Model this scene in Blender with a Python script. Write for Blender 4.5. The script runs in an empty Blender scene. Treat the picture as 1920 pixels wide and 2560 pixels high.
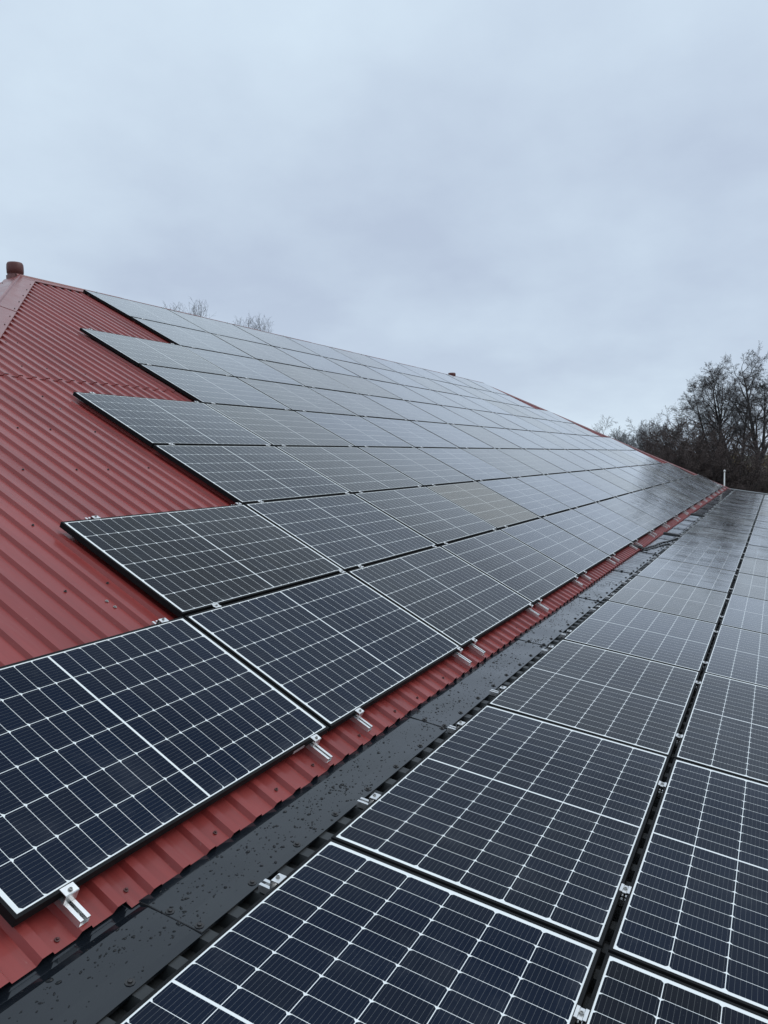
import bpy, math, random
import numpy as np
from mathutils import Matrix, Vector

S = bpy.context.scene
COL = S.collection
R = math.radians

# ------------------------------------------------------------------ camera
# world: X runs along the eave away from the viewer, Y up-slope (horizontal), Z up
CAM = Vector((-1.430, -1.943, 1.306))
RW = ((0.45292, -0.89137, -0.01773), (-0.06859, -0.01501, -0.99753), (0.88891, 0.45302, -0.06794))
cam = bpy.data.cameras.new('camera')
cam_o = bpy.data.objects.new('camera', cam)
COL.objects.link(cam_o)
m3 = Matrix((RW[0], tuple(-a for a in RW[1]), tuple(-a for a in RW[2]))).transposed()
cam_o.matrix_world = Matrix.Translation(CAM) @ m3.to_4x4()
cam.sensor_fit = 'VERTICAL'
cam.sensor_height = 24.0
cam.lens = 1940.0 / 2560.0 * 24.0
cam.clip_start = 0.05
cam.clip_end = 3000
S.camera = cam_o

# ------------------------------------------------------------------ node helpers
class NT:
    def __init__(self, tree):
        self.t = tree
        self.n = tree.nodes
        self.l = tree.links
    def node(self, typ, ins=None, **kw):
        nd = self.n.new(typ)
        for k, v in kw.items():
            setattr(nd, k, v)
        for k, v in (ins or {}).items():
            self.set(nd.inputs[k], v)
        return nd
    def set(self, sock, v):
        if isinstance(v, bpy.types.NodeSocket):
            self.l.new(v, sock)
        else:
            sock.default_value = v
    def m(self, op, a, b=None, c=None):
        nd = self.n.new('ShaderNodeMath')
        nd.operation = op
        self.set(nd.inputs[0], a)
        if b is not None: self.set(nd.inputs[1], b)
        if c is not None: self.set(nd.inputs[2], c)
        return nd.outputs[0]
    def mix(self, f, a, b):
        nd = self.n.new('ShaderNodeMix')
        nd.data_type = 'RGBA'
        self.set(nd.inputs[0], f)
        self.set(nd.inputs[6], a)
        self.set(nd.inputs[7], b)
        return nd.outputs[2]
    def noise(self, vec, scale, detail=3.0, rough=0.5, out='Fac'):
        nd = self.n.new('ShaderNodeTexNoise')
        self.set(nd.inputs['Vector'], vec)
        nd.inputs['Scale'].default_value = scale
        nd.inputs['Detail'].default_value = detail
        nd.inputs['Roughness'].default_value = rough
        return nd.outputs[out]
    def maprange(self, v, a, b, c, d):
        nd = self.n.new('ShaderNodeMapRange')
        self.set(nd.inputs[0], v)
        for i, x in enumerate((a, b, c, d)): self.set(nd.inputs[i + 1], x)
        return nd.outputs[0]

def c4(r, g, b): return (r, g, b, 1.0)

# ------------------------------------------------------------------ sky: overcast
SUN_EL, SUN_AZ = R(50), R(142)
w = bpy.data.worlds.new('World')
S.world = w
w.use_nodes = True
N = NT(w.node_tree)
N.n.clear()
sky = N.node('ShaderNodeTexSky', sky_type='NISHITA', sun_disc=False, sun_elevation=SUN_EL, sun_rotation=SUN_AZ)
bg_sky = N.node('ShaderNodeBackground', {'Color': sky.outputs[0], 'Strength': 0.06})
tc = N.node('ShaderNodeTexCoord')
sep = N.node('ShaderNodeSeparateXYZ', {'Vector': tc.outputs['Generated']})
zc = N.m('MAXIMUM', sep.outputs[2], 0.0)
den = N.m('ADD', zc, 0.34)
px = N.m('DIVIDE', sep.outputs[0], den)
py = N.m('DIVIDE', sep.outputs[1], den)
pv = N.node('ShaderNodeCombineXYZ', {'X': px, 'Y': py, 'Z': 3.7}).outputs[0]
n1 = N.noise(pv, 1.25, 4.0, 0.5)
n2 = N.noise(pv, 3.4, 6.0, 0.58)
cl = N.m('ADD', N.m('MULTIPLY', n1, 0.70), N.m('MULTIPLY', n2, 0.30))
cl = N.maprange(cl, 0.37, 0.63, 0.0, 1.0)
# the cloud deck is thicker a little above the horizon and brightens towards the zenith
lift = N.maprange(sep.outputs[2], 0.32, 0.52, 0.0, 0.45)
low = N.maprange(sep.outputs[2], 0.06, 0.20, 0.30, 0.0)
f = N.m('MINIMUM', N.m('ADD', N.m('MULTIPLY', cl, 0.72), N.m('ADD', lift, low)), 1.10)
cc = N.mix(f, c4(0.468, 0.550, 0.684), c4(0.645, 0.765, 0.878))
zen = N.maprange(sep.outputs[2], 0.50, 1.0, 1.0, 1.55)
bg_cl = N.node('ShaderNodeBackground', {'Color': cc, 'Strength': zen})
mixw = N.node('ShaderNodeMixShader', {0: 0.93, 1: bg_sky.outputs[0], 2: bg_cl.outputs[0]})
N.node('ShaderNodeOutputWorld', {'Surface': mixw.outputs[0]})

sun = bpy.data.lights.new('sun', 'SUN')
sun.energy = 0.8
sun.angle = R(40)
sun.color = (1.0, 0.97, 0.93)
sun_o = bpy.data.objects.new('sun', sun)
COL.objects.link(sun_o)
sd = Vector((math.sin(SUN_AZ) * math.cos(SUN_EL), math.cos(SUN_AZ) * math.cos(SUN_EL), math.sin(SUN_EL)))
sun_o.rotation_euler = (-sd).to_track_quat('-Z', 'Y').to_euler()

vs = S.view_settings
vs.view_transform = 'Standard'
vs.look = 'None'
vs.exposure = 0.14
vs.gamma = 1.0
vs.use_curve_mapping = False
S.cycles.max_bounces = 6
S.cycles.transparent_max_bounces = 8

# ------------------------------------------------------------------ materials
def mat(name, col, rough=0.5, metal=0.0, spec=0.5):
    mt = bpy.data.materials.new(name)
    mt.use_nodes = True
    k = NT(mt.node_tree)
    b = k.n['Principled BSDF']
    b.inputs['Base Color'].default_value = c4(*col)
    b.inputs['Roughness'].default_value = rough
    b.inputs['Metallic'].default_value = metal
    b.inputs['Specular IOR Level'].default_value = spec
    return mt, k, b

def varied(name, c1, c2, scale, rough=(0.4, 0.6), metal=0.0, spec=0.5, bump=0.0, bscale=40.0, stretch=(1, 1, 1)):
    mt, k, b = mat(name, c1, rough[0], metal, spec)
    tc = k.node('ShaderNodeTexCoord')
    mp = k.node('ShaderNodeMapping', {'Vector': tc.outputs['Object'], 'Scale': stretch})
    n = k.noise(mp.outputs[0], scale, 5.0, 0.6)
    n = k.maprange(n, 0.3, 0.7, 0.0, 1.0)
    k.set(b.inputs['Base Color'], k.mix(n, c4(*c1), c4(*c2)))
    n2 = k.noise(mp.outputs[0], scale * 2.3, 4.0, 0.6)
    k.set(b.inputs['Roughness'], k.maprange(n2, 0.3, 0.7, rough[0], rough[1]))
    if bump:
        bp = k.node('ShaderNodeBump', {'Strength': bump, 'Distance': 0.002, 'Height': k.noise(tc.outputs['Object'], bscale, 3.0)})
        k.set(b.inputs['Normal'], bp.outputs[0])
    return mt

M = {}
def red_sheet():
    mt, k, b = mat('red_painted_steel', (0.18, 0.03, 0.028), 0.36, spec=0.28)
    tc = k.node('ShaderNodeTexCoord')
    def st(scale, sx, sy, det, lo, hi):
        mp = k.node('ShaderNodeMapping', {'Vector': tc.outputs['Object'], 'Scale': (sx, sy, 1)})
        return k.maprange(k.noise(mp.outputs[0], scale, det, 0.62), lo, hi, 0.0, 1.0)
    col = k.mix(st(1.3, 1, 0.5, 4, 0.32, 0.68), c4(0.188, 0.024, 0.021), c4(0.262, 0.040, 0.035))
    col = k.mix(k.m('MULTIPLY', st(2.0, 7.0, 0.22, 5, 0.50, 0.75), 0.40), col, c4(0.100, 0.020, 0.019))
    col = k.mix(k.m('MULTIPLY', st(3.0, 5.0, 0.6, 6, 0.58, 0.80), 0.20), col, c4(0.30, 0.13, 0.12))
    col = k.mix(k.m('MULTIPLY', st(46.0, 1, 0.6, 3, 0.68, 0.76), 0.22), col, c4(0.34, 0.20, 0.18))
    k.set(b.inputs['Base Color'], col)
    k.set(b.inputs['Roughness'], k.m('ADD', 0.26, k.m('MULTIPLY', st(2.6, 2.0, 0.4, 4, 0.3, 0.7), 0.20)))
    bp = k.node('ShaderNodeBump', {'Strength': 0.06, 'Distance': 0.002, 'Height': k.noise(tc.outputs['Object'], 9.0, 3.0)})
    k.set(b.inputs['Normal'], bp.outputs[0])
    return mt
M['red'] = red_sheet()
def wet(m, weight, rough):
    b = m.node_tree.nodes['Principled BSDF']
    b.inputs['Coat Weight'].default_value = weight
    b.inputs['Coat Roughness'].default_value = rough
    b.inputs['Coat IOR'].default_value = 1.45
wet(M['red'], 0.28, 0.16)
M['red_cap'] = varied('red_cap_sky_tinted', (0.185, 0.050, 0.046), (0.235, 0.072, 0.066), 1.4, (0.24, 0.36))  # paler than the sheets: sky reflection mixed into the cap colour
M['red_vent'] = varied('red_vent_plastic', (0.085, 0.023, 0.019), (0.115, 0.030, 0.025), 6.0, (0.45, 0.6))
M['black_sheet'] = varied('black_painted_steel', (0.0045, 0.0062, 0.0085), (0.0085, 0.011, 0.0145), 2.6, (0.10, 0.26), spec=0.15, bump=0.10, bscale=5.0)
wet(M['black_sheet'], 0.70, 0.05)
M['black_roof'] = varied('black_profiled_steel', (0.010, 0.012, 0.013), (0.018, 0.020, 0.020), 4.0, (0.40, 0.56))
M['frame'] = varied('black_anodised_frame', (0.010, 0.0105, 0.0115), (0.015, 0.0155, 0.016), 5.0, (0.45, 0.60), spec=0.06)
M['alu'] = varied('bare_aluminium', (0.66, 0.66, 0.65), (0.80, 0.80, 0.79), 14.0, (0.30, 0.50), metal=0.9)
M['bolt'] = varied('stainless_bolt', (0.25, 0.25, 0.24), (0.38, 0.37, 0.35), 60.0, (0.35, 0.5), metal=0.9)
M['screw_dark'] = mat('dark_screw', (0.020, 0.019, 0.019), 0.45)[0]
M['screw_red'] = mat('red_screw', (0.075, 0.020, 0.018), 0.5)[0]
M['gasket'] = mat('black_rubber', (0.012, 0.012, 0.013), 0.6)[0]
M['cable'] = mat('black_cable', (0.010, 0.010, 0.011), 0.45)[0]
M['sticker'] = mat('pale_sticker', (0.42, 0.36, 0.36), 0.5)[0]
M['wall'] = varied('painted_boards', (0.30, 0.27, 0.22), (0.36, 0.33, 0.27), 3.0, (0.6, 0.8), stretch=(1, 1, 0.1))
M['white_paint'] = mat('white_paint', (0.66, 0.66, 0.63), 0.4)[0]
M['verge'] = mat('grey_verge', (0.32, 0.33, 0.33), 0.5)[0]
M['water'] = mat('rain_water', (0.004, 0.005, 0.006), 0.04, spec=0.25)[0]
M['bark'] = varied('dark_bark', (0.026, 0.023, 0.022), (0.046, 0.040, 0.038), 3.0, (0.8, 0.95), stretch=(1, 1, 0.3))
M['twig'] = varied('dark_twigs', (0.042, 0.035, 0.034), (0.072, 0.060, 0.058), 0.6, (0.8, 0.95))
M['brush'] = varied('brown_brush', (0.055, 0.039, 0.036), (0.095, 0.069, 0.062), 0.5, (0.85, 0.95))
M['far_twig'] = varied('hazed_twigs', (0.16, 0.16, 0.165), (0.22, 0.22, 0.225), 0.3, (0.85, 0.95))  # greyed in the colour itself to stand in for distance haze
M['leaf'] = varied('autumn_leaves', (0.16, 0.10, 0.025), (0.24, 0.17, 0.05), 1.5, (0.7, 0.9))
M['ground'] = varied('wet_grass', (0.035, 0.045, 0.018), (0.075, 0.060, 0.032), 0.35, (0.8, 0.95))

# solar laminate: cells, white back sheet, busbars under glass, in metres on the panel's own face
L, W = 1.755, 1.0248
GU, GV = 0.0155, 0.0209
PU, PV = L + GU, W + GV
FR = 0.012

def laminate(name, ca, cb, ga, gb):
    mt, k, b = mat(name, ca, 0.1)
    tc = k.node('ShaderNodeTexCoord')
    sp = k.node('ShaderNodeSeparateXYZ', {'Vector': tc.outputs['Object']})
    x, y = sp.outputs[0], sp.outputs[1]
    half = k.m('GREATER_THAN', x, L / 2)
    x2 = k.m('SUBTRACT', k.m('SUBTRACT', x, FR + 0.017), k.m('MULTIPLY', half, 0.8535))
    y2 = k.m('SUBTRACT', y, FR + 0.006)
    ix = k.m('FLOOR', k.m('DIVIDE', x2, 0.0845))
    iy = k.m('FLOOR', k.m('DIVIDE', y2, 0.1652))
    sx = k.m('SUBTRACT', k.m('SUBTRACT', x2, k.m('MULTIPLY', ix, 0.0845)), 0.0413)
    sy = k.m('SUBTRACT', k.m('SUBTRACT', y2, k.m('MULTIPLY', iy, 0.1652)), 0.08135)
    ay = k.m('ABSOLUTE', sy)
    inx = k.m('LESS_THAN', k.m('ABSOLUTE', sx), 0.0413)
    iny = k.m('LESS_THAN', ay, 0.08135)
    flip = k.m('SUBTRACT', k.m('MULTIPLY', half, 2.0), 1.0)
    ch = k.m('LESS_THAN', k.m('ADD', k.m('MULTIPLY', sx, flip), ay), 0.0413 + 0.08135 - 0.0085)
    vx = k.m('MULTIPLY', k.m('GREATER_THAN', ix, -0.5), k.m('LESS_THAN', ix, 9.5))
    vy = k.m('MULTIPLY', k.m('GREATER_THAN', iy, -0.5), k.m('LESS_THAN', iy, 5.5))
    cell = k.m('MULTIPLY', k.m('MULTIPLY', k.m('MULTIPLY', inx, iny), ch), k.m('MULTIPLY', vx, vy))
    # ten fine ribbons per cell, and their brighter soldered ends
    by = k.m('MODULO', k.m('ADD', sy, 0.08135), 0.01627)
    rib = k.m('LESS_THAN', k.m('ABSOLUTE', k.m('SUBTRACT', by, 0.008135)), 0.00032)
    tab = k.m('LESS_THAN', k.m('ABSOLUTE', k.m('SUBTRACT', by, 0.008135)), 0.0007)
    tab = k.m('MULTIPLY', tab, k.m('GREATER_THAN', k.m('ABSOLUTE', sx), 0.0385))
    ribs = k.m('MAXIMUM', k.m('MULTIPLY', rib, 0.26), k.m('MULTIPLY', tab, 0.40))
    oi = k.node('ShaderNodeObjectInfo')
    rnd = oi.outputs['Random']
    # every cell a slightly different blue
    cid = k.node('ShaderNodeCombineXYZ', {'X': k.m('ADD', ix, k.m('MULTIPLY', half, 17.0)), 'Y': iy, 'Z': k.m('MULTIPLY', rnd, 91.0)})
    wn = k.node('ShaderNodeTexWhiteNoise', {'Vector': cid.outputs[0]}, noise_dimensions='3D')
    tone = k.m('ADD', k.m('MULTIPLY', rnd, 0.75), k.m('MULTIPLY', wn.outputs['Value'], 0.25))
    base = k.mix(tone, c4(*ca), c4(*cb))
    base = k.mix(ribs, base, c4(0.45, 0.46, 0.45))
    mp = k.node('ShaderNodeMapping', {'Vector': tc.outputs['Object']})
    off = k.node('ShaderNodeCombineXYZ', {'X': k.m('MULTIPLY', rnd, 53.0), 'Y': k.m('MULTIPLY', rnd, 31.0), 'Z': 0.0})
    pos = k.node('ShaderNodeVectorMath', {0: mp.outputs[0], 1: off.outputs[0]}, operation='ADD').outputs[0]
    smear = k.noise(pos, 3.2, 6.0, 0.65)
    smear = k.maprange(smear, 0.54, 0.80, 0.0, 0.09)
    dust = k.m('MULTIPLY', k.maprange(y, 0.012, 0.075, 0.16, 0.0), k.maprange(k.noise(pos, 9.0, 5.0, 0.7), 0.40, 0.75, 0.0, 1.0))
    spots = k.m('MULTIPLY', k.m('GREATER_THAN', k.noise(pos, 95.0, 2.0, 0.5), 0.715), 0.10)
    smear = k.m('ADD', smear, k.m('ADD', dust, spots))
    full = k.mix(cell, c4(0.76, 0.78, 0.765), base)
    full = k.mix(smear, full, c4(0.20, 0.21, 0.22))
    # anti-reflective solar glass: almost no mirror face-on, a strong one at grazing angles
    geo = k.node('ShaderNodeNewGeometry')
    jit = k.node('ShaderNodeVectorMath', {0: wn.outputs['Color'], 1: (0.5, 0.5, 0.5)}, operation='SUBTRACT').outputs[0]
    jit = k.node('ShaderNodeVectorMath', {0: jit, 'Scale': 0.016}, operation='SCALE').outputs[0]
    nrm = k.node('ShaderNodeVectorMath', {0: geo.outputs['Normal'], 1: jit}, operation='ADD').outputs[0]
    nrm = k.node('ShaderNodeVectorMath', {0: nrm}, operation='NORMALIZE').outputs[0]
    lw = k.node('ShaderNodeLayerWeight', {'Blend': 0.5})
    cr = k.node('ShaderNodeValToRGB', {'Fac': lw.outputs['Facing']})
    el = cr.color_ramp.elements
    el[0].position, el[0].color = 0.0, c4(.010, .010, .010)
    el[1].position, el[1].color = 1.0, c4(1, 1, 1)
    for p_, v_ in ((.42, .011), (.60, .054), (.72, .185), (.80, .44), (.90, .76)):
        q_ = el.new(p_)
        q_.color = c4(v_, v_, v_)
    dif = k.node('ShaderNodeBsdfDiffuse', {'Color': full, 'Normal': nrm})
    ro = k.maprange(k.noise(pos, 1.7, 3.0), 0.3, 0.7, 0.10, 0.19)
    glo = k.node('ShaderNodeBsdfGlossy', {'Color': k.mix(k.m('MULTIPLY', rnd, rnd), c4(*ga), c4(*gb)), 'Roughness': ro, 'Normal': nrm})
    mx = k.node('ShaderNodeMixShader', {0: cr.outputs[0], 1: dif.outputs[0], 2: glo.outputs[0]})
    k.l.new(mx.outputs[0], k.n['Material Output'].inputs['Surface'])
    k.n.remove(b)
    return mt
M['laminate'] = laminate('cells_under_glass', (0.0038, 0.0095, 0.0245), (0.0105, 0.0112, 0.0130), (1.0, 1.0, 1.0), (0.94, 0.925, 0.89))
M['laminate_brown'] = laminate('brownish_cells_under_glass', (0.046, 0.042, 0.034), (0.056, 0.051, 0.041), (0.88, 0.84, 0.77), (0.87, 0.83, 0.76))

# ------------------------------------------------------------------ mesh helpers
class MB:
    def __init__(self):
        self.v = []
        self.f = []
    def add(self, vs, fs):
        o = len(self.v)
        self.v += [tuple(p) for p in vs]
        self.f += [tuple(i + o for i in q) for q in fs]
    def box(self, a, b, bev=0.0):
        x0, y0, z0 = a
        x1, y1, z1 = b
        if bev <= 0:
            vs = [(x0, y0, z0), (x1, y0, z0), (x1, y1, z0), (x0, y1, z0), (x0, y0, z1), (x1, y0, z1), (x1, y1, z1), (x0, y1, z1)]
            self.add(vs, [(3, 2, 1, 0), (4, 5, 6, 7), (0, 1, 5, 4), (1, 2, 6, 5), (2, 3, 7, 6), (3, 0, 4, 7)])
        else:
            e = bev
            vs = [(x0, y0, z0), (x1, y0, z0), (x1, y1, z0), (x0, y1, z0),
                  (x0, y0, z1 - e), (x1, y0, z1 - e), (x1, y1, z1 - e), (x0, y1, z1 - e),
                  (x0 + e, y0 + e, z1), (x1 - e, y0 + e, z1), (x1 - e, y1 - e, z1), (x0 + e, y1 - e, z1)]
            self.add(vs, [(3, 2, 1, 0), (0, 1, 5, 4), (1, 2, 6, 5), (2, 3, 7, 6), (3, 0, 4, 7),
                          (4, 5, 9, 8), (5, 6, 10, 9), (6, 7, 11, 10), (7, 4, 8, 11), (8, 9, 10, 11)])
    def prism(self, poly, axis, a, b, caps=True):
        """poly of 2-D points (ccw) swept along axis from a to b; axis 0: (y,z), axis 1: (x,z), axis 2: (x,y)"""
        n = len(poly)
        def P(p, t):
            if axis == 0: return (t, p[0], p[1])
            if axis == 1: return (p[0], t, p[1])
            return (p[0], p[1], t)
        vs = [P(p, a) for p in poly] + [P(p, b) for p in poly]
        fs = [(i, (i + 1) % n, n + (i + 1) % n, n + i) for i in range(n)]
        if axis == 1: fs = [q[::-1] for q in fs]
        if caps:
            c0, c1 = tuple(range(n))[::-1], tuple(range(n, 2 * n))
            if axis == 1: c0, c1 = c0[::-1], c1[::-1]
            fs += [c0, c1]
        self.add(vs, fs)
    def lathe(self, c, prof, n=12, axis=None):
        """prof: (radius, height) from bottom to top around the axis at c"""
        ax = Vector(axis).normalized() if axis else Vector((0, 0, 1))
        q = ax.to_track_quat('Z', 'Y')
        vs, fs = [], []
        for r, h in prof:
            for i in range(n):
                t = 2 * math.pi * i / n
                vs.append(Vector(c) + q @ Vector((r * math.cos(t), r * math.sin(t), h)))
        for j in range(len(prof) - 1):
            for i in range(n):
                a, b = j * n + i, j * n + (i + 1) % n
                fs.append((a, b, b + n, a + n))
        fs.append(tuple(range(n))[::-1])
        fs.append(tuple(range((len(prof) - 1) * n, len(prof) * n)))
        self.add(vs, fs)
    def tube(self, pts, r, n=8):
        pts = [Vector(p) for p in pts]
        rings = []
        for i, p in enumerate(pts):
            d = (pts[min(i + 1, len(pts) - 1)] - pts[max(i - 1, 0)]).normalized()
            s = d.cross(Vector((0.13, 0.21, 1))).normalized()
            t = d.cross(s)
            rings.append([p + (s * math.cos(2 * math.pi * j / n) + t * math.sin(2 * math.pi * j / n)) * r for j in range(n)])
        vs = [q for g in rings for q in g]
        fs = [(i * n + j, i * n + (j + 1) % n, (i + 1) * n + (j + 1) % n, (i + 1) * n + j) for i in range(len(pts) - 1) for j in range(n)]
        fs += [tuple(range(n))[::-1], tuple(range((len(pts) - 1) * n, len(pts) * n))]
        self.add(vs, fs)
    def mesh(self, name, m, smooth=False):
        me = bpy.data.meshes.new(name)
        me.from_pydata(self.v, [], self.f)
        me.materials.append(m)
        if smooth:
            me.polygons.foreach_set('use_smooth', [True] * len(me.polygons))
        me.update()
        return me

def link(name, me, parent=None, mw=None):
    o = bpy.data.objects.new(name, me)
    COL.objects.link(o)
    if parent is not None: o.parent = parent
    if mw is not None: o.matrix_local = mw
    return o

def part(mb, name, m, parent=None, smooth=False, mw=None):
    return link(name, mb.mesh(name, m, smooth), parent, mw)

def tag(o, label=None, cat=None, group=None, kind=None):
    if label: o['label'] = label
    if cat: o['category'] = cat
    if group: o['group'] = group
    if kind: o['kind'] = kind
    return o

def empty(name, mw=None):
    o = bpy.data.objects.new(name, None)
    o.empty_display_size = 0.2
    COL.objects.link(o)
    if mw is not None: o.matrix_world = mw
    return o

def clone(o, parent=None):
    c = o.copy()
    COL.objects.link(c)
    if parent is not None:
        c.parent = parent
    for ch in [x for x in KIDS.get(o.name, [])]:
        clone(ch, c)
    return c
KIDS = {}
def kids(o, *ch):
    KIDS[o.name] = list(ch)

ORD = ['first', 'second', 'third', 'fourth', 'fifth', 'sixth', 'seventh', 'eighth', 'ninth', 'tenth', 'eleventh', 'twelfth',
       'thirteenth', 'fourteenth', 'fifteenth', 'sixteenth', 'seventeenth', 'eighteenth', 'nineteenth']

# ------------------------------------------------------------------ roof frames
P_L, P_R = R(28.0), R(8.457)
def frame(pitch, org):
    return Matrix.Translation(org) @ Matrix.Rotation(pitch, 4, 'X')
FL = frame(P_L, (0, 0, 0))                                   # upper roof: x along eave, y up the slope, z off the glass
FRM = frame(P_R, (-0.7422, -0.4405, -0.1278))                # lower roof: y = 0 at the top edge of its first panel row

PITCH = 0.1432
CREST = -0.0605
TROUGH = CREST - 0.020
EAVE = -0.136
RIDGE = 8.47
U_HL, U_HR = 6.08, 24.85                                     # ridge ends
U_EL, U_ER = U_HL - 0.883 * (RIDGE - EAVE), 32.9             # eave corners

GROUND = -3.3

# ------------------------------------------------------------------ ground
g = MB()
g.add([(-900, -900, GROUND), (1400, -900, GROUND), (1400, 900, GROUND), (-900, 900, GROUND)], [(0, 1, 2, 3)])
tag(part(g, 'ground', M['ground']), kind='structure')

# ------------------------------------------------------------------ the building
bld = empty('building')
tag(bld, 'long low building with a red ribbed hip roof and a black lower roof', 'building')

def hipline(u):
    """highest v of the front slope at u"""
    a = (u - U_EL) / (U_HL - U_EL) * (RIDGE - EAVE) + EAVE
    b = (U_ER - u) / (U_ER - U_HR) * (RIDGE - EAVE) + EAVE
    return min(a, b, RIDGE)

def corrugated(mb, u0, u1, off, lo, hi, dz=0.0, crest=0.0355, slope=0.014, trough=0.0797, h=0.020, top=CREST, pitch=PITCH):
    """trapezoid sheet; lo(u), hi(u) give the ends of every fold line"""
    k0 = int(math.floor((u0 - off) / pitch)) - 1
    k1 = int(math.ceil((u1 - off) / pitch)) + 1
    prof = []
    for k in range(k0, k1):
        b = off + k * pitch
        prof += [(b, top - h), (b + trough, top - h), (b + trough + slope, top), (b + trough + slope + crest, top)]
    prof = [p for p in prof if u0 <= p[0] <= u1]
    vs, fs = [], []
    for u, z in prof:
        l, t = lo(u), hi(u)
        if t < l + 1e-4: t = l + 1e-4
        vs += [(u, l, z + dz), (u, t, z + dz)]
    for i in range(len(prof) - 1):
        fs.append((2 * i, 2 * i + 2, 2 * i + 3, 2 * i + 1))
    mb.add(vs, fs)

OFF = 0.069
roof = MB()
LAP = 4.605
# lower course, one sheet after another with small differences at the eave
seams = [OFF + PITCH * k - 0.001 for k in (2 - 8 * 2, 2 - 8, 2, 10, 18, 26, 34)] + [OFF + PITCH * (34 + 8 * j) for j in range(1, 40)]
rng = random.Random(4)
edges = [U_EL] + [s for s in seams if U_EL < s < U_ER] + [U_ER]
for i in range(len(edges) - 1):
    a, b = edges[i], edges[i + 1]
    ev = EAVE + (0.016 if b < 0.4 else rng.uniform(-0.006, 0.003))
    dz = 0.0008 * (i % 2)
    corrugated(roof, a, b + 0.030, OFF, lambda u: min(ev, hipline(u)), lambda u: min(LAP + 0.1, hipline(u)), dz)
    corrugated(roof, a, b + 0.030, OFF, lambda u: LAP + 0.012 * math.sin(u * 3.1) * (1 if b < 6 else 0.2), lambda u: max(hipline(u), LAP), dz + 0.0065)
# thin returned edge so the sheet has a visible thickness at the eave
main = part(roof, 'main_roof', M['red'], bld, mw=FL)

# end slopes and back slope (each in its own frame)
yR, zR = (RIDGE * math.cos(P_L) - CREST * math.sin(P_L)), (RIDGE * math.sin(P_L) + CREST * math.cos(P_L))
yE, zE = (EAVE * math.cos(P_L) - CREST * math.sin(P_L)), (EAVE * math.sin(P_L) + CREST * math.cos(P_L))
yB = 2 * yR - yE
def face_frame(p0, p1, apex):
    """local x from p0 to p1, y up the slope towards apex, z outwards"""
    p0, p1, apex = Vector(p0), Vector(p1), Vector(apex)
    x = (p1 - p0).normalized()
    n = x.cross(apex - p0).normalized()
    y = n.cross(x)
    mm = Matrix((x, y, n)).transposed().to_4x4()
    mm.translation = p0
    return mm
for nm, p0, p1, apx in (('end_roof', (U_EL, yB, zE), (U_EL, yE, zE), (U_HL, yR, zR)),
                        ('end_roof', (U_ER, yE, zE), (U_ER, yB, zE), (U_HR, yR, zR))):
    fm = face_frame(p0, p1, apx)
    width = (Vector(p1) - Vector(p0)).length
    hgt = (fm.inverted() @ Vector(apx)).y
    e = MB()
    corrugated(e, 0.0, width, 0.03, lambda u: 0.0, lambda u: hgt * min(u / (width / 2), (width - u) / (width / 2)), top=0.0)
    part(e, nm, M['red'], bld, mw=fm)
p0, p1 = Vector((U_ER, yB, zE)), Vector((U_EL, yB, zE))
fm = face_frame(p0, p1, (U_HR, yR, zR))
wid = (p1 - p0).length
hb = (fm.inverted() @ Vector((U_HR, yR, zR))).y
xa, xb = U_ER - U_HR, U_ER - U_HL
e = MB()
corrugated(e, 0.0, wid, 0.03, lambda u: 0.0, lambda u: hb * min(u / xa, 1.0, (wid - u) / (wid - xb)), top=0.0)
part(e, 'back_roof', M['red'], bld, mw=fm)

# walls and soffit
wl = MB()
wl.box((U_EL + 0.5, yE + 0.45, GROUND), (U_ER - 0.5, yB - 0.45, zE - 0.12))
part(wl, 'wall', M['wall'], bld)

# ridge cap in lapped lengths, roll on top
def cap_mesh(length, half, drop, roll, t=0.0):
    """profile across x=0 (apex at z=0), swept along y"""
    mb = MB()
    pr = [(-half, -drop - 0.012), (-half, -drop), (-roll * 1.15, -roll * 1.15 * drop / half), (-roll * 0.8, roll * 0.45), (-roll * 0.3, roll * 0.75),
          (roll * 0.3, roll * 0.75), (roll * 0.8, roll * 0.45), (roll * 1.15, -roll * 1.15 * drop / half), (half, -drop), (half, -drop - 0.012)]
    n = len(pr)
    vs = [(x, 0, z) for x, z in pr] + [(x, length, z) for x, z in pr]
    fs = [(i, i + 1, n + i + 1, n + i) for i in range(n - 1)]
    vs += [(x, 0, z - 0.004) for x, z in pr]
    fs += [(i + 1, i, 2 * n + i, 2 * n + i + 1) for i in range(n - 1)]
    mb.add(vs, fs)
    return mb
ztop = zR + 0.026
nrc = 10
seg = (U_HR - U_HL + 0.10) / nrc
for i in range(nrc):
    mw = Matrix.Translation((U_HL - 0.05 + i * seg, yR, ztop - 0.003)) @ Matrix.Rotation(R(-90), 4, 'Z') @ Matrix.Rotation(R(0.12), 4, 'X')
    part(cap_mesh(seg + 0.05, 0.112, 0.112 * math.tan(P_L) + 0.001, 0.018), 'ridge_cap', M['red_cap'], bld, mw=mw)

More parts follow.
